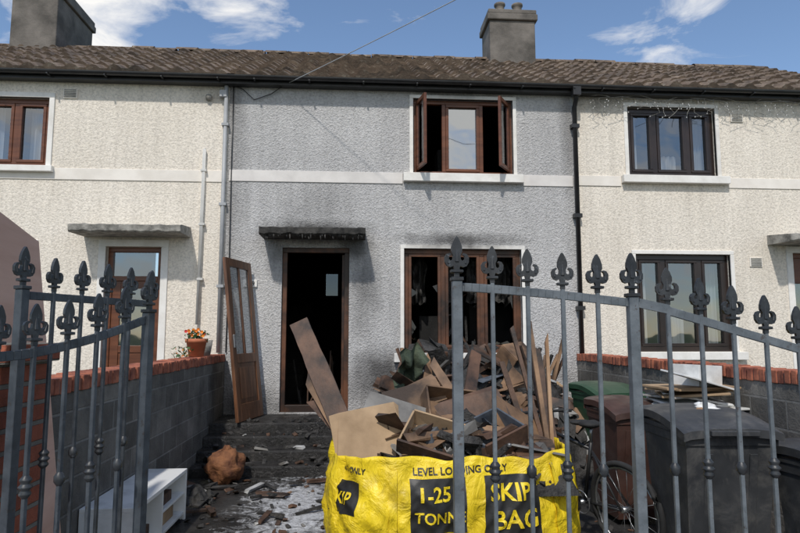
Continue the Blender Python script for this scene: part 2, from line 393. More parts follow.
# --- left house
L0,L1=-7.1,-1.92
opsL=[(-5.95,-4.51,4.03,5.06),(-3.6,-2.82,.5,2.87),(-6.2,-4.62,1.33,2.88)]
hl=house(L0,L1,m_cream,opsL);roof(hl,L0-.15,L1,1)
mb=MB()
for o in (opsL[0],opsL[2]): trim(mb,*o)
trim(mb,*opsL[1],w=.10)
for o in (opsL[0],opsL[2]): mb.bb(o[0]-.12,o[1]+.12,FY-.09,FY+.06,o[2]-.09,o[2]-.002)
mb.obj('trim',[m_trim],hl,.006)
mb=MB();mb.bb(L0,L1-.01,FY-.014,FY+.01,3.84,4.01);mb.obj('band',[m_band],hl,.004)
window(hl,'upper_window',*opsL[0],[-5.0],m_brown,m_glass,fw=.07)
window(hl,'lower_window',*opsL[2],[-5.2],m_brown,m_glass,fw=.07)
mb=MB();room(mb,-7.0,-4.0,9.3,12,3.6,5.35);room(mb,-7.0,-3.8,9.3,12,.5,3.3);mb.obj('rooms',[m_roomok],hl)
mb=MB();curtain(mb,-5.9,-5.3,4.1,5.0,FY+.3,16);curtain(mb,-4.9,-4.72,4.1,5.0,FY+.3,6);mb.obj('curtains',[m_curtain],hl)
mb=MB();a,b,c,d=opsL[1];y=FY+.09
mb.bb(a,b,y,y+.08,d-.07,d);mb.bb(a,a+.07,y,y+.08,c,d-.07);mb.bb(b-.07,b,y,y+.08,c,d-.07)
mb.bb(a+.07,b-.07,y,y+.07,2.38,2.45)
mb.bb(a+.07,a+.19,y+.02,y+.06,c,2.38);mb.bb(b-.19,b-.07,y+.02,y+.06,c,2.38)
mb.bb(a+.19,b-.19,y+.02,y+.06,2.27,2.38);mb.bb(a+.19,b-.19,y+.02,y+.06,c,c+.2);mb.bb(a+.19,b-.19,y+.02,y+.06,1.35,1.45)
mb.bb(a+.19,b-.19,y+.035,y+.05,c+.2,1.35)
mb.face([(a+.07,y+.04,2.45),(b-.07,y+.04,2.45),(b-.07,y+.04,2.8),(a+.07,y+.04,2.8)],1)
mb.face([(a+.19,y+.04,1.45),(b-.19,y+.04,1.45),(b-.19,y+.04,2.27),(a+.19,y+.04,2.27)],1)
mb.obj('front_door',[m_brown,m_glass],hl,.005)
def canopy(parent,x0,x1,z,mat,proj=.52,seed=0):
    mb=MB();n=60;pts=[]
    for i in range(n+1):
        x=x0+(x1-x0)*i/n
        q=mn.noise(Vector((x*7,seed,0)))*.018;w=mn.noise(Vector((x*9,seed,4)))*.018+mn.noise(Vector((x*30,seed,4)))*.008
        pts.append([(x,FY,z-.05),(x,FY-proj+.03+q,z-.06+w),(x,FY-proj+q,z-.04+w),(x,FY-proj-.01+q,z+.04),(x,FY-proj+.05,z+.055+w),(x,FY,z+.10)])
    for i in range(n):
        for k in range(5):
            mb.face([pts[i][k],pts[i+1][k],pts[i+1][k+1],pts[i][k+1]])
    mb.face(pts[0]);mb.face(pts[-1][::-1])
    mb.obj('door_canopy',[mat],parent)
canopy(hl,-3.92,-2.42,3.06,m_conc,seed=1)
def vent(parent,x,z,y=FY):
    mb=MB();mb.bb(x-.1,x+.1,y-.02,y+.01,z-.07,z+.07)
    for i in range(5):mb.bb(x-.085,x+.085,y-.03,y-.018,z-.055+i*.026,z-.043+i*.026,1)
    mb.obj('air_vent',[m_band,m_conc],parent)
vent(hl,-4.22,5.13)
mb=MB();mb.lathe((-2.22,FY-.03,5.12),[(0,.05),(.035,.04),(.05,0),(.035,-.04),(0,-.05)],0,12);mb.obj('wall_sensor',[m_conc],hl)
mb=MB();mb.tube([(-2.25,FY+.02,4.36),(-2.25,FY-.05,4.32),(-2.27,FY-.05,1.75)],.024,0)
for z in (4.0,3.2,2.4):mb.bb(-2.29,-2.21,FY-.08,FY,z-.015,z+.015)
mb.obj('waste_pipe',[m_whitepipe],hl)
mb=MB();mb.tube([(-1.96,FY-.05,5.3),(-1.96,FY-.05,1.35)],.03,0)
for z in (4.7,3.5,2.3):mb.bb(-2.01,-1.91,FY-.085,FY,z-.02,z+.02)
mb.tube([(-1.86,FY-.02,5.3),(-1.86,FY-.02,4.2),(-1.85,FY-.02,2.8),(-1.86,FY-.02,1.35)],.008,1)
mb.bb(-2.05,-1.95,FY-.09,FY,5.12,5.22,0)
mb.obj('grey_pipe',[m_greypipe,m_gutter],hl)
def chimney(parent,x0,x1,y0,y1,zb,zt,pots):
    mb=MB();mb.bb(x0,x1,y0,y1,zb,zt-.24);mb.bb(x0-.05,x1+.05,y0-.05,y1+.05,zt-.238,zt-.10);mb.bb(x0-.03,x1+.03,y0-.03,y1+.03,zt-.098,zt)
    mb.obj('chimney_stack',[m_chim],parent,.02)
    f=MB();f.box(((x0+x1)/2,y0-.06,zb+.35),(x1-x0+.1,.02,.4),0,Euler((R(-25),0,0)).to_matrix());f.obj('lead_flashing',[m_greypipe],parent)
    p=MB()
    for (x,y) in pots:p.lathe((x,y,zt),[(.13,-.02),(.13,.04),(.105,.06),(.095,.24),(.12,.26),(.12,.30),(.09,.30),(.08,.1)],0)
    if pots:p.obj('chimney_pots',[m_potdark],parent)
chimney(hl,-6.75,-5.88,12.0,13.6,6.6,8.5,[(-6.3,12.4),(-6.3,13.1)])

# --- middle house
x0,x1=-1.92,3.33
opsM=[(-1.09,-.11,.5,2.88),(.70,2.47,1.34,2.88),(.84,2.38,4.02,5.20)]
hm=house(x0,x1,m_grey,opsM);roof(hm,x0,x1,2)
mb=MB();trim(mb,*opsM[1],w=.055);trim(mb,*opsM[2],w=.055)
for o in (opsM[1],opsM[2]):mb.bb(o[0]-.15,o[1]+.13,FY-.10,FY+.06,o[2]-.13,o[2]-.002)
mb.obj('trim',[m_trim],hm,.006)
mb=MB();mb.bb(x0+.03,.68,FY-.014,FY+.01,3.86,4.03);mb.bb(2.52,x1-.03,FY-.014,FY+.01,3.86,4.03);mb.obj('band',[m_bandg],hm,.004)
mb=MB()
room(mb,-1.6,.25,9.42,16,.5,3.5,hole=(-.78,-.48,2.6,3.15));room(mb,.3,3.25,9.42,13,.5,3.4);room(mb,.3,3.25,9.42,13,3.6,5.4)
for i in range(9):mb.bb(-1.55,-.95,11.2+i*.25,11.45+i*.25,.5,.7+i*.19)
mb.bb(1.0,1.35,9.9,10.3,.5,1.9);mb.bb(1.9,2.6,10.4,10.9,.5,2.1);mb.bb(1.3,1.9,9.8,10.2,3.6,4.6)
mb.obj('burnt_rooms',[m_room],hm)
mb=MB();rd=random.Random(8)
for i in range(30):
    x=rd.uniform(.8,2.4);y=rd.uniform(9.6,10.6);z=rd.uniform(.9,2.3)
    mb.beam((x,y,z),(x+rd.uniform(-.5,.5),y+rd.uniform(-.3,.3),z+rd.uniform(-.6,.6)),rd.uniform(.02,.08),.02,rd.choice((0,0,1)))
for i in range(14):
    x=rd.uniform(-.95,-.25);y=rd.uniform(9.7,10.8);mb.beam((x,y,.5),(x+rd.uniform(-.2,.2),y,.5+rd.uniform(.1,.9)),rd.uniform(.03,.1),.02,rd.choice((0,0,1)))
for k in range(4):mb.cloth((.95+.45*k,9.6,2.5),.25,.8,0,.1,5,k,Euler((R(90),0,0)).to_matrix())
mb.obj('charred_contents',[m_char,m_burntwood],hm)
mb=MB();mb.face([(-.78,16.03,2.6),(-.48,16.03,2.6),(-.48,16.03,3.15),(-.78,16.03,3.15)]);mb.obj('rear_pane',[m_rearglass],hm)
mb=MB();a,b,c,d=opsM[0];y=FY+.05
mb.bb(a,b,y,y+.09,d-.07,d);mb.bb(a,a+.07,y,y+.09,c,d-.07);mb.bb(b-.07,b,y,y+.09,c,d-.07);mb.bb(a+.07,b-.07,y-.02,y+.1,c,c+.10)
mb.obj('door_frame',[m_brownburnt],hm,.005)
mb=MB()
def leaf(mb,hx,hy,w,z0,z1,ang,s=.09,t=.04,sgn=1,mi=0,gi=1,mid=None):
    dx=math.cos(ang)*sgn;dy=math.sin(ang);h=Vector((hx,hy,0));D=Vector((dx,dy,0));N=Vector((-dy,dx,0))
    rot=Matrix((D,N,Vector((0,0,1)))).transposed()
    def bx(u0,u1,za,zb,tt=t,m=mi):
        mb.box(h+D*((u0+u1)/2)+Vector((0,0,(za+zb)/2)),(u1-u0,tt,zb-za),m,rot)
    bx(0,s,z0,z1);bx(w-s,w,z0,z1);bx(s,w-s,z1-s,z1);bx(s,w-s,z0,z0+s)
    if mid:bx(s,w-s,mid,mid+s)
    if gi is not None:
        p=[h+D*s+Vector((0,0,z0+s)),h+D*(w-s)+Vector((0,0,z0+s)),h+D*(w-s)+Vector((0,0,z1-s)),h+D*s+Vector((0,0,z1-s))]
        mb.face(p,gi)
leaf(mb,-.2,FY+.16,.8,.6,2.8,R(80),mid=1.4,s=.11)
mb.obj('front_door_leaf',[m_brownburnt,m_sootglass],hm,.004)
window(hm,'lower_window',*opsM[1],[1.29,1.88],m_brownburnt,m_sootglass,fw=.07,sash=(0,1,2),glass=False)
mb=MB()
def shards(mb,l,r,b,t_,y,n,seed):
    rd=random.Random(seed)
    for i in range(n):
        side=rd.choice('lrb');
        if side in'lr':
            z=rd.uniform(b,t_);h=rd.uniform(.1,.3);w=rd.uniform(.03,.10)*(1 if side=='l' else -1);e=l if side=='l' else r
            mb.face([(e,y,max(b,z-h/2)),(e+w,y,z+rd.uniform(-.05,.05)),(e,y,min(t_,z+h/2))])
        else:
            x=rd.uniform(l+.05,r-.05);w=rd.uniform(.1,.25);h=rd.uniform(.04,.12)
            mb.face([(max(l,x-w/2),y,b),(x+rd.uniform(-.05,.05),y,b+h),(min(r,x+w/2),y,b)])
shards(mb,.82,1.21,1.46,2.76,FY+.10,4,3);shards(mb,1.37,1.80,1.46,2.76,FY+.10,3,5);shards(mb,1.96,2.35,1.46,2.76,FY+.10,4,9)
mb.obj('broken_glass',[m_sootglass],hm)
window(hm,'upper_window',*opsM[2],[1.32,1.90],m_brown,m_glassbright,fw=.06,sash=(1,),skip=(0,2))
mb=MB()
leaf(mb,.90,FY+.03,.42,4.08,5.15,R(-78),s=.055,mi=0,gi=1);leaf(mb,2.32,FY+.03,.42,4.08,5.15,R(-58),s=.055,sgn=-1)
mb.obj('open_casements',[m_brown,m_glass],hm,.004)
canopy(hm,-1.36,.12,3.05,m_concsoot,seed=5)
mb=MB()
for i in range(34):
    x=random.uniform(-1.3,.08);l=random.uniform(.02,.10);mb.tube([(x,FY-.5+random.uniform(0,.05),3.0),(x+.004,FY-.5,3.0-l)],[.014,.002],0,5)
mb.obj('melted_drips',[m_char],hm)
chimney(hm,2.72,3.68,12.15,12.95,6.6,8.36,[(3.02,12.5),(3.40,12.5)])
mb=MB();mb.bb(-1.64,-1.44,FY-.03,FY-.0,2.29,2.40);mb.obj('number_plate',[m_trim],hm,.01)
cu=bpy.data.curves.new('house_number','FONT');cu.body='409';cu.size=.09;cu.align_x='CENTER';cu.extrude=.002
o=bpy.data.objects.new('house_number',cu);SC.collection.objects.link(o);o.location=(-1.54,FY-.034,2.312);o.rotation_euler=(R(90),0,0);cu.materials.append(m_black);o.parent=hm
mb=MB();X=3.34
mb.tube([(X-.02,8.95,5.34),(X,9.0,5.2),(X,FY-.06,5.1),(X,FY-.06,.1)],.036,0,12)
for z in (4.8,3.4,2.0):mb.bb(X-.06,X+.06,FY-.1,FY,z-.03,z+.03)
mb.box((X-.02,8.95,5.3),(.12,.12,.14))
mb.obj('downpipe',[m_gutter],hm)
def cable(name,a,b,sag,r=.006,parent=None,mat=m_gutter):
    a=Vector(a);b=Vector(b);pts=[a.lerp(b,i/24)-Vector((0,0,sag*4*(i/24)*(1-i/24))) for i in range(25)]
    mb=MB();mb.tube(pts,r,0,6);return mb.obj(name,[mat],parent)
cable('overhead_cable',(-1.1,9.08,5.33),(7.2,.8,6.35),.12,.006,None,m_greypipe)
mb=MB();mb.tube([(-1.1,9.08,5.33),(-1.3,9.12,5.2),(-1.55,9.12,5.1),(-1.72,9.12,5.26),(-1.82,9.12,5.3)],.007,0,6);mb.obj('cable_loop',[m_gutter],hm)

# --- right house
x0,x1=3.33,8.8
opsR=[(4.20,5.62,4.05,5.16),(4.24,5.74,1.35,2.83),(6.75,7.6,.5,2.87)]
hr=house(x0,x1,m_cream2,opsR);roof(hr,x0,x1+.15,3)
mb=MB();trim(mb,*opsR[0],w=.06);trim(mb,*opsR[1],w=.06);trim(mb,*opsR[2],w=.1)
for o in opsR[:2]:mb.bb(o[0]-.13,o[1]+.15,FY-.10,FY+.06,o[2]-.12,o[2]-.002)
mb.obj('trim',[m_trim],hr,.006)
mb=MB();mb.bb(x0+.03,4.06,FY-.014,FY+.01,3.88,4.04);mb.bb(5.78,x1,FY-.014,FY+.01,3.88,4.04);mb.obj('band',[m_band],hr,.004)
window(hr,'upper_window',*opsR[0],[4.66,5.2],m_darkframe,m_glass,fw=.08)
window(hr,'lower_window',*opsR[1],[4.70,5.28],m_darkframe,m_glass,fw=.08)
mb=MB();room(mb,3.5,6,9.45,12,3.6,5.35);room(mb,3.5,6.1,9.45,12,.5,3.3);mb.obj('rooms',[m_roomok],hr)
mb=MB()
curtain(mb,4.25,4.5,4.1,5.1,9.5);curtain(mb,5.35,5.6,4.1,5.1,9.5);curtain(mb,4.78,5.2,4.1,4.5,9.6)
curtain(mb,4.28,4.55,1.4,2.8,9.5);curtain(mb,4.75,5.2,1.4,2.0,9.6);curtain(mb,5.45,5.7,1.4,2.8,9.5)
mb.obj('curtains',[m_curtain],hr)
mb=MB();a,b,c,d=opsR[2];y=FY+.09
mb.bb(a,b,y,y+.08,d-.07,d);mb.bb(a,a+.07,y,y+.08,c,d-.07);mb.bb(b-.07,b,y,y+.08,c,d-.07);mb.bb(a+.07,b-.07,y+.02,y+.06,c,1.7);mb.bb(a+.07,b-.07,y+.02,y+.06,2.4,d-.07)
mb.face([(a+.07,y+.04,1.7),(b-.07,y+.04,1.7),(b-.07,y+.04,2.4),(a+.07,y+.04,2.4)],1)
mb.obj('front_door',[m_brown,m_glass],hr,.005)
canopy(hr,6.36,7.9,3.04,m_conc,seed=9)
vent(hr,5.98,5.02);vent(hr,6.15,2.72)
mb=MB();x=3.6;pts=[]
while x<8.4:
    pts.append((x,9.02+random.uniform(-.01,.01),5.24+.02*math.sin(x*5)+random.uniform(-.01,.01)))
    x+=.12
mb.tube(pts,.004,0,5)
for i,p in enumerate(pts):
    for k in range(1 if i%2 else 2):
        l=random.uniform(.08,.3);q=[Vector(p)+Vector((random.uniform(-.02,.05)+random.uniform(-.04,.04)*j,random.uniform(-.015,.015),-l*j/4)) for j in range(5)]
        mb.tube(q,.0035,0,4)
        for j in (2,4):mb.box(q[j],(.008,.008,.016),1)
mb.tube([(p[0],p[1]+.03,p[2]+.03+.04*math.sin(p[0]*9)) for p in pts],.004,0,5)
mb.obj('string_lights',[m_conc,m_paper],hr)
for (h,a,b) in ((hl,-4.0,-2.3),(hr,6.4,8.0)):
    mb=MB()
    for i in range(4):mb.bb(a,b,8.25-.3*i,FY-.002 if i==0 else 8.25-.3*(i-1)-.001,0,.48-.12*i)
    mb.obj('doorstep',[m_conc],h,.01)

# ---------------------------------------------------------------- garden steps with worn nosings
mb=MB();XS=(-1.86,.55)
for i in range(4):
    y0=8.25-.3*i;y1=FY-.003 if i==0 else 8.25-.3*(i-1)-.001;zt=.48-.12*i;n=30
    for k in range(n):
        xa=XS[0]+(XS[1]-XS[0])*k/n;xb=XS[0]+(XS[1]-XS[0])*(k+1)/n
        def e(x):return .022*mn.noise(Vector((x*6,i*3,0)))
        def z(x):return zt+.012*mn.noise(Vector((x*5,i*3,5)))
        mb.face([(xa,y0+e(xa),0),(xb,y0+e(xb),0),(xb,y0+e(xb),z(xb)-.02),(xa,y0+e(xa),z(xa)-.02)])
        mb.face([(xa,y0+e(xa),z(xa)-.02),(xb,y0+e(xb),z(xb)-.02),(xb,y0+e(xb)+.02,z(xb)),(xa,y0+e(xa)+.02,z(xa))])
        mb.face([(xa,y0+e(xa)+.02,z(xa)),(xb,y0+e(xb)+.02,z(xb)),(xb,y1+.05 if i else y1,zt),(xa,y1+.05 if i else y1,zt)])
    mb.face([(XS[1],y0,0),(XS[1],y1,0),(XS[1],y1,zt),(XS[1],y0,zt)])
mb.obj('front_steps',[m_steps])
def gwall(name,xa,xb,ya,yb,h):
    e=empty(name)
    mb=MB();mb.bb(xa,xb,ya,yb,0,h-.105);mb.obj('blockwork',[m_block],e,.008)
    mb=MB();mb.bb(xa-.002,xb+.002,ya+.01,yb-.01,h-.104,h-.018,1);y=ya
    while y<yb-.07:
        mb.box(((xa+xb)/2+random.uniform(-.008,.008),y+.034,h-.05+random.uniform(-.006,.006)),(xb-xa+.03,.062,.102),0,Euler((random.gauss(0,.012),0,random.gauss(0,.015))).to_matrix())
        y+=.075
    mb.obj('brick_coping',[m_brickcope,m_mortar],e,.006)
gwall('garden_wall',-2.09,-1.87,2.56,FY-.003,1.33)
gwall('garden_wall',3.28,3.50,2.22,FY-.003,1.33)
mb=MB();mb.bb(-8,-1.53,2.25,2.47,0,1.0);mb.bb(-8,-1.53,2.22,2.50,1.001,1.08,1);mb.obj('front_boundary_wall',[m_redbrick,m_conc],None,.006)
mb=MB();mb.bb(2.12,9,2.0,2.19,0,1.0);mb.bb(2.12,9,1.97,2.21,1.001,1.08,1);mb.obj('front_boundary_wall',[m_redbrick,m_conc],None,.006)
for (a,b,c,d) in ((-1.52,-1.19,2.2,2.53),(1.78,2.11,1.9,2.2)):
    mb=MB();mb.bb(a,b,c,d,0,1.5);mb.bb(a-.03,b+.03,c-.03,d+.03,1.501,1.57,1);mb.obj('gate_pillar',[m_redbrick,m_redbrick],None,.006)
# ---------------------------------------------------------------- gates
OUT=[(.06,0),(.06,.10),(.14,.11),(.14,.18),(.06,.19),(.08,.27),(.16,.24),(.24,.27),(.295,.36),(.30,.48),(.25,.56),(.17,.585),(.14,.55),(.19,.51),(.20,.44),(.15,.39),(.10,.43),(.09,.52),(.135,.63),(.13,.74),(.085,.87),(.03,.97),(0,1.0)]
def finial(mb,x,y,z,D,h=.13,mi=1,th=.011):
    pts=OUT+[(-a,b) for a,b in OUT[-2::-1]]
    N=Vector((-D.y,D.x,0))
    def P(a,b,s):return Vector((x,y,z))+D*(a*h)+N*(s*th/2)+Vector((0,0,b*h))
    f=[P(a,b,-1) for a,b in pts];g_=[P(a,b,1) for a,b in pts]
    mb.face(f,mi);mb.face(g_[::-1],mi)
    for i in range(len(pts)):
        j=(i+1)%len(pts);mb.face([f[i],g_[i],g_[j],f[j]],mi)
    rot=Matrix((D,N,Vector((0,0,1)))).transposed()
    mb.box(Vector((x,y,z+h*.62)),(h*.10,th*1.8,h*.5),mi,rot,.3)
    mb.box(Vector((x,y,z+h*.145)),(h*.30,th*2.2,h*.07),mi,rot)
    for s in(-1,1):
        c=Vector((x,y,z))+D*(s*.235*h)+Vector((0,0,.42*h));mb.box(c,(h*.05,th*1.6,h*.2),mi,rot@Matrix.Rotation(R(14*s),3,'Y'),.6)
def gate(name,p0,p1,zf,stiles,nb,collars=True,zb=.08,mat=None):
    e=empty(name);p0=Vector((*p0,0));p1=Vector((*p1,0));D=(p1-p0).normalized();N=Vector((-D.y,D.x,0))
    rot=Matrix((D,N,Vector((0,0,1)))).transposed()
    mb=MB();rd=random.Random(name+str(p0.x))
    for k in range(nb+1):
        t_=k/nb;p=p0.lerp(p1,t_);z=zf(t_);st=k in stiles
        w=.032 if st else .013
        j=Vector((0,0,0)) if st else D*rd.uniform(-.004,.004)
        mb.box(p+Vector((0,0,(zb+z)/2)),(w,w,z-zb),0,rot)
        if st: mb.box(p+Vector((0,0,z+.006)),(.040,.040,.012),1,rot)
        finial(mb,p.x,p.y,z+(.012 if st else .0),(D+N*rd.uniform(-.15,.15)).normalized(),.135 if st else .125+rd.uniform(-.004,.004))
        if collars and not st:
            pr=[(.008,-.032),(.018,-.02),(.012,-.009),(.021,0),(.012,.009),(.018,.02),(.008,.032)] if k%2 else [(.008,-.02),(.016,-.008),(.016,.008),(.008,.02)]
            mb.lathe((p.x,p.y,1.17),pr,1,10)
    n=24
    for i in range(n):
        ta,tb=i/n,(i+1)/n;a=p0.lerp(p1,ta)+Vector((0,0,zf(ta)-.02));b=p0.lerp(p1,tb)+Vector((0,0,zf(tb)-.02))
        mb.beam(a-D*.0005,b+D*.0005,.011,.028,0,up=(0,0,1))
    for zz in (.12,.5):mb.beam(p0+Vector((0,0,zz)),p1+Vector((0,0,zz)),.012,.032,0)
    mb.obj('bars_and_finials',[mat or m_gate,m_gateblk],e,.0018,1)
    return e
gate('metal_gate',(.325,2.0),(.91,2.0),lambda t:1.775-.05*t**1.3,(0,5),5)
gate('metal_gate',(1.03,2.0),(1.70,2.0),lambda t:1.70-.19*t,(),6)
mb=MB();mb.beam((.91,2.0,1.71),(1.03,2.0,1.685),.011,.03);mb.obj('gate_link_rail',[m_gate])
gate('metal_gate',(-.985,1.80),(-.745,2.30),lambda t:1.56+.12*t**1.6,(5,),5,mat=m_gatedk)
gate('metal_gate',(-1.135,2.2),(-.90,2.8),lambda t:1.755,(0,),5,mat=m_gatedk)

# ---------------------------------------------------------------- plywood sheets
def sheet(name,pts,th,mats):
    p=[Vector(q) for q in pts];n=(p[1]-p[0]).cross(p[3]-p[0]).normalized()*th
    mb=MB();q=[a+n for a in p];mb.face(p);mb.face(q[::-1])
    for i in range(4):
        j=(i+1)%4;mb.face([p[i],q[i],q[j],p[j]],0)
    return mb.obj(name,mats,None,.002,1)
sheet('plywood_sheet',[(-1.66,3.93,0),(-1.50,2.72,0),(-1.83,2.72,2.36),(-1.95,3.93,2.17)],.02,[m_ply])
sheet('plywood_sheet',[(-1.72,3.78,0),(-1.60,2.6,0),(-1.88,2.6,2.0),(-1.99,3.78,2.0)],.02,[m_wood])

# ---------------------------------------------------------------- white shelf
mb=MB();a,b,c,d,h=-1.86,-1.48,4.5,5.78,.43
mb.bb(a,b,c,d,h-.03,h);mb.bb(a,b,c,c+.03,0,h-.03);mb.bb(a,b,d-.03,d,0,h-.03);mb.bb(a,a+.015,c+.03,d-.03,0,h-.03)
mb.bb(a+.015,b-.01,c+.03,d-.03,.05,.075);mb.bb(a+.015,b-.01,5.12,5.145,.075,h-.03);mb.bb(a+.015,b-.01,5.145,d-.03,.22,.24)
mb.bb(a+.1,b-.05,4.62,4.95,.076,.2,1);mb.bb(a+.1,b-.06,5.25,5.6,.076,.17,2);mb.bb(a+.1,b-.05,5.2,5.5,.241,.32,1)
mb.obj('low_shelf_unit',[m_white,m_burntwood,m_card],None,.003)

# ---------------------------------------------------------------- leaning door
def leandoor():
    A=Vector((-1.50,8.2,.49));B=Vector((-1.32,8.9,.49));T=Vector((-1.76,8.2,2.62))
    U=(B-A);U.normalize();V=(T-A);h=V.length;V.normalize();N=U.cross(V).normalized()
    V=N.cross(U).normalized()
    rot=Matrix((U,N,V)).transposed();mb=MB()
    def bx(u0,u1,v0,v1,t=.045,m=0,off=0):mb.box(A+U*((u0+u1)/2)+V*((v0+v1)/2)+N*off,(u1-u0,t,v1-v0),m,rot)
    s=.11;w=.80
    bx(0,s,0,h);bx(w-s,w,0,h);bx(s,w-s,h-s,h);bx(s,w-s,0,.22);bx(s,w-s,.75,.87);bx(s,w-s,.22,.75,.02)
    bx(s+.06,w-s-.06,.28,.69,.035)
    bx(w/2-.02,w/2+.02,.87,h-s,.03)
    bx(s,w-s,.87,h-s,.008,1)
    bx(.03,.07,.95,1.12,.08,2)
    mb.obj('leaning_wooden_door',[m_oakdoor,m_glass,m_metal],None,.004)
leandoor()
# ---------------------------------------------------------------- pot with flowers
def pot(name,c,r,h,leafn,flow,seed):
    rd=random.Random(seed);mb=MB();c=Vector(c)
    mb.lathe(c,[(0,0),(r*.68,0),(r*.92,h*.78),(r*1.05,h*.78),(r*1.05,h),(r*.92,h),(r*.88,h*.85),(0,h*.85)],0)
    top=c+Vector((0,0,h))
    for i in range(leafn):
        a=rd.uniform(0,6.28);q=rd.uniform(.1,1.2)*r;z=rd.uniform(-.02,.10)
        p=top+Vector((math.cos(a)*q,math.sin(a)*q,z));s=rd.uniform(.015,.03)
        d=Vector((rd.uniform(-1,1),rd.uniform(-1,1),rd.uniform(-.3,1))).normalized();e=d.cross(Vector((rd.random(),rd.random(),rd.random()))).normalized()
        mb.face([p-d*s,p+e*s*.5,p+d*s,p-e*s*.5],1)
        if i%6==0:mb.tube([top+Vector((0,0,-.02)),p],.003,1,4)
    for i in range(flow):
        a=rd.uniform(0,6.28);q=rd.uniform(.1,1.2)*r;p=top+Vector((math.cos(a)*q,math.sin(a)*q,rd.uniform(.03,.12)));m=2 if rd.random()<.7 else 3
        for k in range(6):
            b=k*1.047;d=Vector((math.cos(b),-.5,math.sin(b)))*.022;e=Vector((-math.sin(b),0,math.cos(b)))*.012
            mb.face([p,p+d*.6+e,p+d,p+d*.6-e],m)
    return mb.obj(name,[m_terra,m_leaf,m_orange,m_red])
pot('flower_pot',(-1.98,7.95,1.335),.13,.22,160,14,2)
mb=MB();mb.lathe((-1.96,8.35,1.335),[(0,0),(.06,0),(.09,.2),(.08,.2),(.05,.05)],0);mb.obj('plant_pot',[m_conc])
mb=MB();rd=random.Random(4)
for i in range(70):
    p=Vector((-2.0+rd.uniform(-.1,.05),7.5+rd.uniform(-.25,.2),1.38+rd.uniform(-.03,.08)));d=Vector((rd.uniform(-1,1),rd.uniform(-1,1),rd.uniform(-1,1))).normalized()*.025;e=Vector((rd.uniform(-1,1),rd.uniform(-1,1),rd.uniform(-1,1))).normalized()*.012
    mb.face([p-d,p+e,p+d,p-e],1 if i%5==0 else 0)
mb.obj('trailing_flowers',[m_leaf,m_orange])
mb=MB();mb.blob((-1.42,7.15,.17),(.20,.19,.19),0,.16,3,32,3);mb.blob((-1.40,7.12,.35),(.05,.05,.05),0,.3,3,12,5);mb.obj('hessian_sack',[m_hessian])
# ---------------------------------------------------------------- skip bag
raw=[Vector(p) for p in ((-.18,4.2),(.06,3.78),(1.20,3.95),(1.53,4.28),(1.36,5.25),(-.10,5.3))]
pl=raw
for it in range(3):
    q=[]
    for i in range(len(pl)):
        a,b=pl[i],pl[(i+1)%len(pl)];k=.2 if it==0 else .25
        q+= [a.lerp(b,k),a.lerp(b,1-k)]
    pl=q
cum=[0]
for i in range(len(pl)):cum.append(cum[-1]+(pl[(i+1)%len(pl)]-pl[i]).length)
PL=cum[-1]
def per(s):
    s=s%PL
    for i in range(len(pl)):
        if cum[i+1]>=s:
            t_=(s-cum[i])/(cum[i+1]-cum[i]);a,b=pl[i],pl[(i+1)%len(pl)];p=a.lerp(b,t_)
            d=(pl[(i+2)%len(pl)]-pl[i-1]).normalized();return p,Vector((d.y,-d.x))
    return pl[0],Vector((0,-1))
def near(pt):
    best=min(range(400),key=lambda k:(per(PL*k/400)[0]-Vector(pt)).length);return PL*best/400
def rim(s):return .85+.06*mn.noise(Vector((s*1.3,0,3)))+.03*mn.noise(Vector((s*5,1,3)))
def bagP(s,z,off=0):
    p,n=per(s);zz=z/.82
    d=.06*math.sin(min(1,zz)*math.pi)+.045*mn.noise(Vector((s*3,z*2.2,1)))+.03*mn.noise(Vector((s*9,z*5,7)))-.03*abs(mn.noise(Vector((s*6+z*7,z*2,2))))-.02*abs(mn.noise(Vector((s*11-z*9,z*3,9))))
    p=p+n*(d+off);return Vector((p.x,p.y,z+.02*mn.noise(Vector((s*2,z*2,4)))))
sB=near((.09,3.82))
bag=empty('skip_bag')
t=NT('yellow_woven_plastic');c=t.ramp(t.noise(3,7,.7),[(.25,(.62,.43,.02)),(.55,(.86,.64,.02))])
c=t.mix(t.ramp(t.noise(2.5,8,.75),[(.56,0.0),(.74,.6)]),c,(.07,.055,.03))
w=t.noise(7,5,.6,dist=1.5);m_yel=t.done(c,.42,t.bump(w,.7,.04))
mb=MB();NS,NZ=320,30
for i in range(NS):
    for j in range(NZ+1):
        s=PL*i/NS;mb.v.append(tuple(bagP(s,rim(s)*j/NZ)))
for i in range(NS):
    for j in range(NZ):
        k=(i+1)%NS;mb.f.append([i*(NZ+1)+j,k*(NZ+1)+j,k*(NZ+1)+j+1,i*(NZ+1)+j+1]);mb.m.append(0);mb.sm.append(True)
o=mb.obj('bag_fabric',[m_yel],bag);sm=o.modifiers.new('s','SOLIDIFY');sm.thickness=.006;sm.offset=-1
def patch(name,s0,s1,z0,z1,mat,off=.004):
    mb=MB();nu,nv=30,24
    for i in range(nu+1):
        for j in range(nv+1):mb.v.append(tuple(bagP(s0+(s1-s0)*i/nu,z0+(z1-z0)*j/nv,off)))
    for i in range(nu):
        for j in range(nv):
            a=i*(nv+1)+j;mb.f.append([a,a+nv+1,a+nv+2,a+1]);mb.m.append(0);mb.sm.append(True)
    mb.obj(name,[mat],bag)
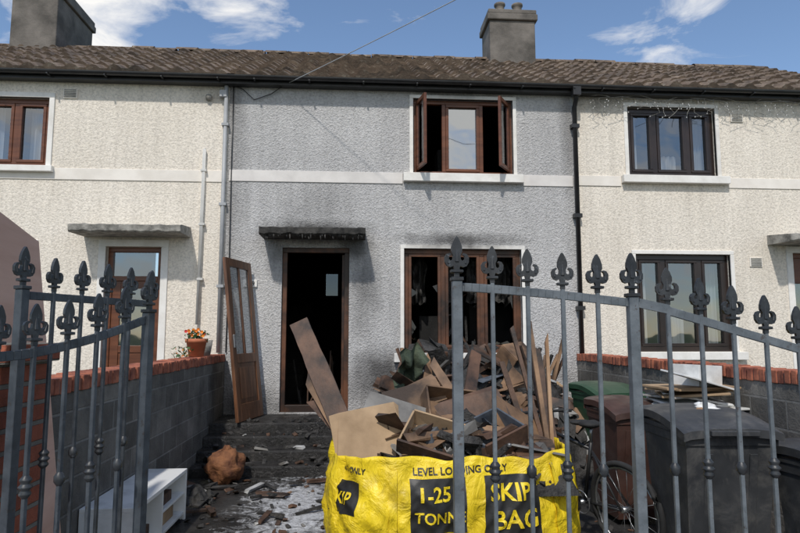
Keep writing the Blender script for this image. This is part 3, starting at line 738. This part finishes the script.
def btext(body,s0,z0,size,mat,off=.009,bold=.02):
    cu=bpy.data.curves.new('tmp','FONT');cu.body=body;cu.size=size;cu.offset=bold*size;cu.resolution_u=3
    o=bpy.data.objects.new('tmp',cu);SC.collection.objects.link(o)
    dg=bpy.context.evaluated_depsgraph_get();me=bpy.data.meshes.new_from_object(o.evaluated_get(dg))
    bpy.data.objects.remove(o)
    bm=bmesh.new();bm.from_mesh(me);bmesh.ops.triangulate(bm,faces=bm.faces)
    for it in range(2):bmesh.ops.subdivide_edges(bm,edges=[e for e in bm.edges if e.calc_length()>.02],cuts=1);bmesh.ops.triangulate(bm,faces=bm.faces)
    for v in bm.verts:v.co=bagP(s0+v.co.x,z0+v.co.y,off)
    bm.to_mesh(me);bm.free();me.materials.clear();me.materials.append(mat)
    o=bpy.data.objects.new('lettering',me);SC.collection.objects.link(o);o.parent=bag
btext('LEVEL LOADING ONLY',sB+.24,.765,.058,m_black,.005)
patch('print_block',sB+.22,sB+.56,.44,.745,m_black)
btext('1-25',sB+.26,.62,.115,m_yel);btext('TONNE',sB+.245,.50,.088,m_yel)
patch('print_block',sB+.68,sB+1.04,.36,.745,m_black)
btext('SKIP',sB+.71,.60,.14,m_yel);btext('BAG',sB+.72,.44,.15,m_yel)
btext('www.skipbag',sB+.18,.33,.09,m_black)
patch('print_block',sB-.34,sB-.08,.52,.71,m_black);btext('SKIP',sB-.32,.575,.10,m_yel)
btext('LOADING ONLY',sB-.42,.765,.05,m_black,.005)
patch('print_block',sB+1.42,sB+1.62,.45,.72,m_black);btext('BAG',sB+1.43,.55,.09,m_yel)
for s in (sB+.1,sB+1.15):
    patch('strap',s,s+.045,.05,.80,m_yel,.012)

# ---------------------------------------------------------------- rubble
WOODS=[m_char,m_burntwood,m_scorched,m_ash,m_fabgreen,m_bluegrey,m_card,m_metal,m_greyb]
def heap(cx,cy,rx,ry,hf,nb,seed,zbase=0,wts=(30,34,16,2,1,3,3,1,10),smin=.25,smax=.8,inner=.85,tilt=.45,wmax=.24):
    rd=random.Random(seed);mb=MB();n=60
    def H(x,y):
        u=(x-cx)/rx;v=(y-cy)/ry;q=max(0,1-u*u)*max(0,1-v*v)
        return zbase+hf*(q**.5)*(1+.3*mn.noise(Vector((x*2.5,y*2.5,seed))))+(.05*mn.noise(Vector((x*7,y*7,seed)))+.015*mn.noise(Vector((x*19,y*19,seed))))*(q>0)
    for i in range(n+1):
        for j in range(n+1):
            x=cx-rx+2*rx*i/n;y=cy-ry+2*ry*j/n;mb.v.append((x,y,H(x,y)))
    for i in range(n):
        for j in range(n):
            a=i*(n+1)+j;mb.f.append([a,a+n+1,a+n+2,a+1]);mb.m.append(0);mb.sm.append(False)
    for i in range(nb):
        x=cx+rd.uniform(-inner,inner)*rx;y=cy+rd.uniform(-inner,inner*.9)*ry;m=rd.choices(range(9),wts)[0]
        l=rd.uniform(smin,smax);w=rd.uniform(.04,wmax);th=rd.choice((.012,.02,.03,.05))
        # keep long pieces away from the rim
        ed=max(abs(x-cx)/rx,abs(y-cy)/ry)
        if ed>.6:l*=.6
        rot=Euler((rd.gauss(.15,tilt),rd.gauss(0,tilt),rd.gauss(.2,.9))).to_matrix()
        mb.chunk((x,y,H(x,y)+rd.uniform(.01,.07)),(l,w,th),m,rot,rd)
    for i in range(nb*4):
        x=cx+rd.uniform(-.95,.95)*rx;y=cy+rd.uniform(-.95,.85)*ry;s=rd.uniform(.015,.07)
        mb.chunk((x,y,H(x,y)+s*.3),(s*rd.uniform(1,2.5),s*rd.uniform(.4,1.3),s*rd.uniform(.3,.9)),rd.choices(range(9),(45,24,8,5,1,2,4,1,10))[0],Euler((rd.random()*3,rd.random()*3,rd.random()*3)).to_matrix(),rd)
    return mb
mb=heap(1.45,7.75,1.4,1.25,1.22,170,11)
for k in range(22):
    rd=random.Random(100+k);x=rd.uniform(.5,2.4);y=rd.uniform(7.2,8.2)
    mb.beam((x,y,.7),(x+rd.uniform(-.4,.4),y+rd.uniform(-.3,.3),rd.uniform(1.25,1.55)),.04,.03,rd.choice((0,0,1,1,2)))
mb.box((1.05,7.3,1.12),(.55,.02,.42),2,Euler((R(-30),R(20),R(10))).to_matrix())
mb.cloth((.60,7.25,1.22),.3,.5,4,.10,3,3,Euler((-1.1,.1,.3)).to_matrix());mb.box((2.0,7.3,1.15),(.5,.02,.3),0,Euler((-.4,.4,.1)).to_matrix())
for k,(x,y,z) in enumerate(((1.45,7.3,1.22),(.9,7.6,1.3),(1.9,7.5,1.28),(1.2,7.0,1.0))):
    # burnt carcass of a cupboard / chair: open frame
    rot=Euler((.3+.2*k,.5-.3*k,.3*k)).to_matrix();c=Vector((x,y,z));w_,d_,h_=.36,.28,.34
    for sx in(-1,1):
        mb.box(c+rot@Vector((sx*w_/2,0,0)),(.018,d_,h_),(0,1,2,8)[k],rot)
        mb.box(c+rot@Vector((0,0,sx*h_/2)),(w_,d_,.018),(1,0,2,0)[k],rot)
mb.box((1.8,7.1,1.05),(.25,.02,.3),2,Euler((-.4,.8,.1)).to_matrix())
mb.obj('rubble_heap',WOODS,None)
mb=heap(.68,4.56,.74,.62,.30,130,21,zbase=.60,smin=.2,smax=.55,wts=(22,30,22,2,0,3,7,1,13),inner=.72,tilt=.38,wmax=.2)
for k,(x,y,z,a) in enumerate(((.25,4.45,1.02,.3),(.85,4.5,1.05,-.3),(1.15,4.5,.98,.5))):
    rot=Euler((R(55),a,.2*k)).to_matrix();mb.chunk((x,y,z),(.42,.26,.018),(8,1,2)[k],rot,random.Random(k))
mb.obj('bag_rubble',WOODS,bag)
# fire debris on the ground
mb=MB();rd=random.Random(33)
for i in range(420):
    x=rd.uniform(-1.8,.3) if rd.random()<.6 else rd.uniform(.2,3.1);y=rd.uniform(3.2,7.4);s=rd.uniform(.01,.045)
    mb.chunk((x,y,s*.3),(s*rd.uniform(1,3),s,s*rd.uniform(.2,.7)),rd.choices(range(9),(66,22,2,6,0,0,1,0,6))[0],Euler((rd.gauss(0,.3),rd.gauss(0,.3),rd.random()*3)).to_matrix(),rd)
for i in range(34):
    x=rd.choice((rd.uniform(-1.8,-1.0),rd.uniform(-.25,.4),rd.uniform(-1.0,-.2)));y=rd.uniform(5.6,7.4)
    mb.chunk((x,y,.03),(rd.uniform(.10,.35),rd.uniform(.03,.10),rd.uniform(.01,.04)),rd.choices((0,1,3,8),(66,24,5,5))[0],Euler((rd.gauss(0,.12),rd.gauss(0,.12),rd.random()*3)).to_matrix(),rd)
for i in range(150):
    k=rd.randrange(4);x=rd.uniform(-1.75,.5);y=8.25-.3*k+rd.uniform(.02,.28);s=rd.uniform(.012,.06)
    mb.chunk((x,y,.48-.12*k+s*.25),(s*rd.uniform(1,3),s,s*.5),rd.choices(range(9),(72,20,0,4,0,0,0,0,4))[0],Euler((rd.gauss(0,.3),rd.gauss(0,.3),rd.random()*3)).to_matrix(),rd)
for i,(x,y) in enumerate(((-1.6,6.4),(-1.5,7.6),(.1,7.0),(0,6.2))):
    mb.cloth((x,y,.07 if y<7.4 else .2),.45,.35,(0,0,0,5)[i],.06,4,i,Euler((0,0,i*.7)).to_matrix())
mb.obj('fire_debris',WOODS)
def plank(name,p,q,w,t,m,up=(0,1,0)):
    mb=MB();p=Vector(p);q=Vector(q);N=14;D=(q-p).normalized();X=Vector(up).cross(D).normalized();Yv=D.cross(X)
    rd=random.Random(str(p));b=0
    for i in range(N+1):
        c=p.lerp(q,i/N);ww=w/2*(1+rd.uniform(-.06,.06));e=rd.uniform(-.012,.012) if i in(0,N) else 0
        for sx,sy in((-1,-1),(1,-1),(1,1),(-1,1)):mb.v.append(tuple(c+X*(sx*ww)+Yv*(sy*t/2)+D*(e*sx*(3 if i==0 else 1))))
    for i in range(N):
        for k in range(4):
            l=(k+1)%4;mb.f.append([i*4+k,i*4+l,i*4+4+l,i*4+4+k]);mb.m.append(0);mb.sm.append(False)
    for o_ in(0,N*4):mb.f.append([o_,o_+1,o_+2,o_+3]);mb.m.append(0);mb.sm.append(False)
    return mb.obj(name,[m])
plank('charred_plank',(-.45,4.95,1.70),(.08,4.25,.62),.15,.035,m_burntwood)
plank('charred_plank',(-.36,4.75,1.27),(.08,4.3,.62),.06,.03,m_scorched)
plank('charred_plank',(-.30,4.7,1.12),(.2,4.35,.62),.1,.03,m_burntwood)
plank('wooden_pole',(1.33,4.75,1.72),(1.40,4.4,.45),.032,.025,m_scorched)
plank('wooden_pole',(1.22,4.85,1.66),(1.43,4.45,.45),.03,.03,m_burntwood)
plank('wooden_pole',(1.10,4.7,1.40),(1.35,4.5,.5),.04,.02,m_burntwood)
plank('wooden_pole',(1.45,4.7,1.58),(1.42,4.5,.5),.025,.025,m_wood)
plank('charred_plank',(1.42,4.95,1.5),(1.46,4.5,.5),.10,.02,m_burntwood)
plank('charred_plank',(1.0,5.2,1.45),(.75,4.5,.8),.09,.03,m_burntwood)
plank('charred_plank',(.62,5.1,1.38),(.95,4.6,.8),.07,.03,m_scorched)
mb=MB();mb.chunk((.10,4.22,.95),(.44,.02,.30),0,Euler((R(-25),R(-6),R(8))).to_matrix(),random.Random(3));mb.obj('chipboard_panel',[m_card],None,.002)
mb=MB();mb.chunk((.43,4.75,1.12),(.42,.02,.24),0,Euler((R(-20),R(-18),R(-5))).to_matrix(),random.Random(5));mb.obj('chipboard_panel',[m_scorched],None,.002)
def drawer(name,c,sz,e,m1,m2):
    mb=MB();rot=Euler(e).to_matrix();c=Vector(c);x,y,z=sz;t=.014
    def b(cc,d,m=0):mb.box(c+rot@Vector(cc),d,m,rot)
    b((0,-y/2,0),(x+.02,.018,z+.02),0);b((0,y/2,0),(x,t,z),1);b((-x/2,0,0),(t,y-.02,z),1);b((x/2,0,0),(t,y-.02,z),1);b((0,0,-z/2),(x,y-.02,.008),1)
    mb.lathe(c+rot@Vector((0,-y/2-.02,0)),[(0,-.015),(.015,-.01),(.015,.01),(0,.015)],2,10)
    return mb.obj(name,[m1,m2,m_metal],None,.002)
drawer('wooden_drawer',(.50,4.15,.92),(.36,.3,.13),(R(35),R(14),R(-20)),m_burntwood,m_card)
drawer('wooden_drawer',(.92,4.25,.94),(.34,.3,.12),(R(20),R(-18),R(25)),m_burntwood,m_bluegrey)
drawer('wooden_drawer',(.70,4.6,1.05),(.4,.3,.14),(R(50),R(8),R(12)),m_scorched,m_scorched)
# ---------------------------------------------------------------- wheelie bins
def bin_(name,cx,cy,w,d,h,mat,yaw=0,lidmat=None):
    mb=MB();rot=Matrix.Rotation(yaw,3,'Z');c=Vector((cx,cy,0))
    def tb(z0,z1,w0,d0,w1,d1,y0=0,y1=0,mi=0,x0=0):
        v=[]
        for (z,ww,dd,yy) in ((z0,w0,d0,y0),(z1,w1,d1,y1)):
            for sx,sy in((-1,-1),(1,-1),(1,1),(-1,1)):v.append(c+rot@Vector((sx*ww/2+x0,sy*dd/2+yy,z)))
        b=len(mb.v);mb.v+=[tuple(x) for x in v]
        for q in [(0,3,2,1),(4,5,6,7),(0,1,5,4),(1,2,6,5),(2,3,7,6),(3,0,4,7)]:mb.f.append([b+i for i in q]);mb.m.append(mi);mb.sm.append(False)
    H=h-.10
    tb(.05,H-.09,w*.80,d*.66,w*.94,d*.92,.03,0)
    tb(H-.089,H-.03,w*.97,d*.95,w*.98,d*.96)
    tb(H-.029,H,w*1.0,d*.99,w*1.0,d*.99)
    for xx in(-.14,.14):tb(.14,H-.14,.05,d*.68,.05,d*.935,.03,0,0,xx)
    lv=[];n=8
    for i in range(n+1):
        v=i/n;yy=-d*.52+d*1.04*v;zz=H+.02+.085*math.sin(min(1,v*1.15)*math.pi*.62)
        lv.append([c+rot@Vector((u*w*1.04/2,yy,zz-.03*abs(u)**4)) for u in (-1,-.85,-.4,0,.4,.85,1)])
    for i in range(n):
        for k in range(6):mb.face([lv[i][k],lv[i][k+1],lv[i+1][k+1],lv[i+1][k]],1,True)
    for k in range(6):mb.face([lv[0][k]-Vector((0,0,.05)),lv[0][k+1]-Vector((0,0,.05)),lv[0][k+1],lv[0][k]],1)
    for i in range(n):
        for k in(0,6):mb.face([lv[i][k],lv[i+1][k],lv[i+1][k]-Vector((0,0,.05)),lv[i][k]-Vector((0,0,.05))],1)
    mb.face([lv[n][k] for k in (0,6)]+[lv[n][6]-Vector((0,0,.09)),lv[n][0]-Vector((0,0,.09))],1)
    mb.box(c+rot@Vector((0,-d*.54,H-.005)),(w*.5,.03,.03),1,rot)
    mb.tube([c+rot@Vector((-w*.4,d*.5,H-.02)),c+rot@Vector((-w*.4,d*.62,H+.0)),c+rot@Vector((w*.4,d*.62,H)),c+rot@Vector((w*.4,d*.5,H-.02))],.016,0)
    for sx in(-1,1):
        p=c+rot@Vector((sx*w*.42,d*.38,.1));q=c+rot@Vector((sx*w*.5,d*.38,.1));mb.tube([p,q],.1,2,18)
    return mb.obj(name,[mat,lidmat or mat,m_rubber],None,.012,2)
bin_('wheelie_bin',2.37,4.17,.60,.72,1.10,m_bingrey,R(-4))
bin_('wheelie_bin',3.0,3.75,.5,.6,.92,m_bingrey,R(6))
bin_('wheelie_bin',2.75,6.75,.56,.68,1.08,m_darkgreen,R(5))
bin_('wheelie_bin',2.42,5.5,.52,.62,1.04,m_binbrown,R(3))
mb=MB();mb.blob((2.42,4.25,1.095),(.075,.06,.035),0,.5,5,16,2);mb.blob((2.36,4.2,1.085),(.04,.03,.02),1,.4,5,12,4);mb.obj('foam_lump',[m_paper,m_wood])
mb=MB();rd=random.Random(5)
for i in range(9):
    mb.box((2.92+rd.uniform(-.06,.06),5.3+rd.uniform(-.06,.06),.95+i*.026),(.62+rd.uniform(-.1,.05),.42,.018),rd.choice((0,0,1,2,2)),Euler((rd.gauss(0,.05),rd.gauss(0,.06),rd.gauss(0,.25))).to_matrix())
mb.bb(2.74,3.2,5.12,5.5,0,.93,3)
mb.box((2.85,5.1,1.23),(.5,.3,.015),0,Euler((.1,.25,.2)).to_matrix())
mb.box((2.98,5.35,1.25),(.3,.3,.18),0,Euler((0,.05,.4)).to_matrix())
mb.obj('stack_of_boards',[m_paper,m_card,m_conc,m_burntwood],None,.003)
# ---------------------------------------------------------------- bicycle
def bicycle(rear,front,lean=.12):
    rear=Vector((*rear,0));front=Vector((*front,0));D=(front-rear).normalized();S=Vector((-D.y,D.x,0));U=(Vector((0,0,1))+S*lean).normalized()
    def P(u,v,w=0):return rear+D*u+U*v+S*w
    mb=MB();r=.33;wb=(front-rear).length
    for cu in (0,wb):
        ring=[P(cu+r*math.cos(a*math.pi/18),r+.0+r*math.sin(a*math.pi/18)) for a in range(36)]
        mb.tube(ring,.022,1,8,True)
        ring=[P(cu+(r-.03)*math.cos(a*math.pi/18),r+(r-.03)*math.sin(a*math.pi/18)) for a in range(36)];mb.tube(ring,.010,2,6,True)
        for k in range(18):
            a=k*math.pi/9;mb.tube([P(cu,r,.02*(-1)**k),P(cu+(r-.03)*math.cos(a),r+(r-.03)*math.sin(a))],.0018,2,4)
        mb.tube([P(cu,r,-.04),P(cu,r,.04)],.022,2,10)
    bb=P(.43,.29);seat=P(.28,.78);head=P(wb-.17,.83);headb=P(wb-.12,.66)
    for a,b,q in((bb,seat,.016),(seat.lerp(bb,.12),head,.015),(bb,headb,.018),(head,headb,.02)):mb.tube([a,b],q,0,8)
    for s in(-.05,.05):
        mb.tube([P(0,r,s),bb],.010,0,6);mb.tube([P(0,r,s),seat.lerp(bb,.12)],.009,0,6);mb.tube([P(wb,r,s),headb+S*s*.8,headb],.012,0,6)
    mb.tube([seat,P(.26,.90)],.013,2,8)
    mb.blob(P(.27,.92),(.09,.09,.03),1,.1,2,12);mb.blob(P(.37,.92),(.09,.05,.022),1,.05,2,12)
    st=P(wb-.2,.95);mb.tube([head,st],.014,2,8)
    mb.tube([st+S*.3-D*.05,st+S*.22,st,st-S*.22,st-S*.3-D*.05],.013,1,8)
    mb.tube([P(.43,.29,-.06),P(.43,.29,.06)],.02,2,8)
    ring=[P(.43+.09*math.cos(a*math.pi/10),.29+.09*math.sin(a*math.pi/10),.04) for a in range(20)];mb.tube(ring,.006,2,5,True)
    mb.tube([P(.43,.29,.07),P(.5,.14,.07)],.009,2,6);mb.tube([P(.43,.29,-.07),P(.36,.44,-.07)],.009,2,6)
    mb.box(P(.5,.13,.11),(.09,.08,.02),1);mb.box(P(.36,.45,-.11),(.09,.08,.02),1)
    return mb.obj('bicycle',[m_gutter,m_rubber,m_metal])
bicycle((2.02,4.62),(1.62,5.6))

# ---------------------------------------------------------------- world, sun, camera
sun_el=R(50);sun_az=R(196)
w=bpy.data.worlds.new('World');SC.world=w;w.use_nodes=True;nt=w.node_tree;n=nt.nodes;n.clear()
out=n.new('ShaderNodeOutputWorld');bg=n.new('ShaderNodeBackground');sky=n.new('ShaderNodeTexSky');sky.sky_type='NISHITA';sky.sun_disc=False
sky.sun_elevation=sun_el;sky.sun_rotation=sun_az;sky.air_density=1.0;sky.dust_density=.2;sky.ozone_density=2.5
bg.inputs[1].default_value=.15;nt.links.new(sky.outputs[0],bg.inputs[0])
bgc=n.new('ShaderNodeBackground');bgc.inputs[0].default_value=(1,.985,.96,1);bgc.inputs[1].default_value=1.0
mx=n.new('ShaderNodeMixShader');tc=n.new('ShaderNodeTexCoord')
mp=n.new('ShaderNodeMapping');mp.inputs['Scale'].default_value=(3.2,3.2,8);nt.links.new(tc.outputs['Generated'],mp.inputs[0])
nz=n.new('ShaderNodeTexNoise');nz.inputs['Scale'].default_value=1.8;nz.inputs['Detail'].default_value=10;nz.inputs['Roughness'].default_value=.6;nz.inputs['Distortion'].default_value=.5
nt.links.new(mp.outputs[0],nz.inputs['Vector'])
def mth(op,a,b=None,cl=False):
    q=n.new('ShaderNodeMath');q.operation=op;q.use_clamp=cl
    for i,v in enumerate((a,b)):
        if v is None:continue
        if isinstance(v,(int,float)):q.inputs[i].default_value=v
        else:nt.links.new(v,q.inputs[i])
    return q.outputs[0]
tot=None
for az,el,rad,st in ((-24,27,.17,1.25),(-13,30.5,.14,1.25),(26,25,.10,.75),(31,27,.08,.6),(-40,24,.14,1),(120,35,.5,1),(180,22,.9,1.5),(250,40,.5,1)):  # broad bright cloud behind the camera is added for window reflections and light
    d=Vector((math.sin(R(az))*math.cos(R(el)),math.cos(R(az))*math.cos(R(el)),math.sin(R(el))))
    vm=n.new('ShaderNodeVectorMath');vm.operation='DISTANCE';nt.links.new(tc.outputs['Generated'],vm.inputs[0]);vm.inputs[1].default_value=d
    m=mth('MULTIPLY',mth('SUBTRACT',1.0,mth('DIVIDE',vm.outputs['Value'],rad),True),st)
    tot=m if tot is None else mth('MAXIMUM',tot,m)
mask=mth('MULTIPLY',mth('ADD',mth('SUBTRACT',tot,.38),mth('MULTIPLY',mth('SUBTRACT',nz.outputs['Fac'],.5),2.8)),1.4,True)
nt.links.new(mask,mx.inputs[0]);nt.links.new(bg.outputs[0],mx.inputs[1]);nt.links.new(bgc.outputs[0],mx.inputs[2]);nt.links.new(mx.outputs[0],out.inputs[0])
sl=bpy.data.lights.new('sun','SUN');sl.energy=3.0;sl.angle=R(2);sl.color=(1,.955,.89)
so=bpy.data.objects.new('sun',sl);SC.collection.objects.link(so)
sd=Vector((math.sin(sun_az)*math.cos(sun_el),math.cos(sun_az)*math.cos(sun_el),math.sin(sun_el)))
so.rotation_euler=sd.to_track_quat('Z','Y').to_euler();so.location=sd*30
yaw=R(4);p=math.atan(68.5/622);s_,c_=math.sin(yaw),math.cos(yaw);sp,cp=math.sin(p),math.cos(p)
r=Vector((c_,-s_,0));f=Vector((s_*cp,c_*cp,sp));u=Vector((-s_*sp,-c_*sp,cp))
cam=bpy.data.cameras.new('camera');cam.lens=28;cam.sensor_width=36;cam.clip_end=2000;cam.clip_start=.05
co=bpy.data.objects.new('camera',cam);SC.collection.objects.link(co)
m=Matrix((r,u,-f)).transposed().to_4x4();m.translation=Vector((0,0,1.6));co.matrix_world=m
SC.camera=co
SC.view_settings.view_transform='Standard';SC.view_settings.look='None';SC.view_settings.exposure=0
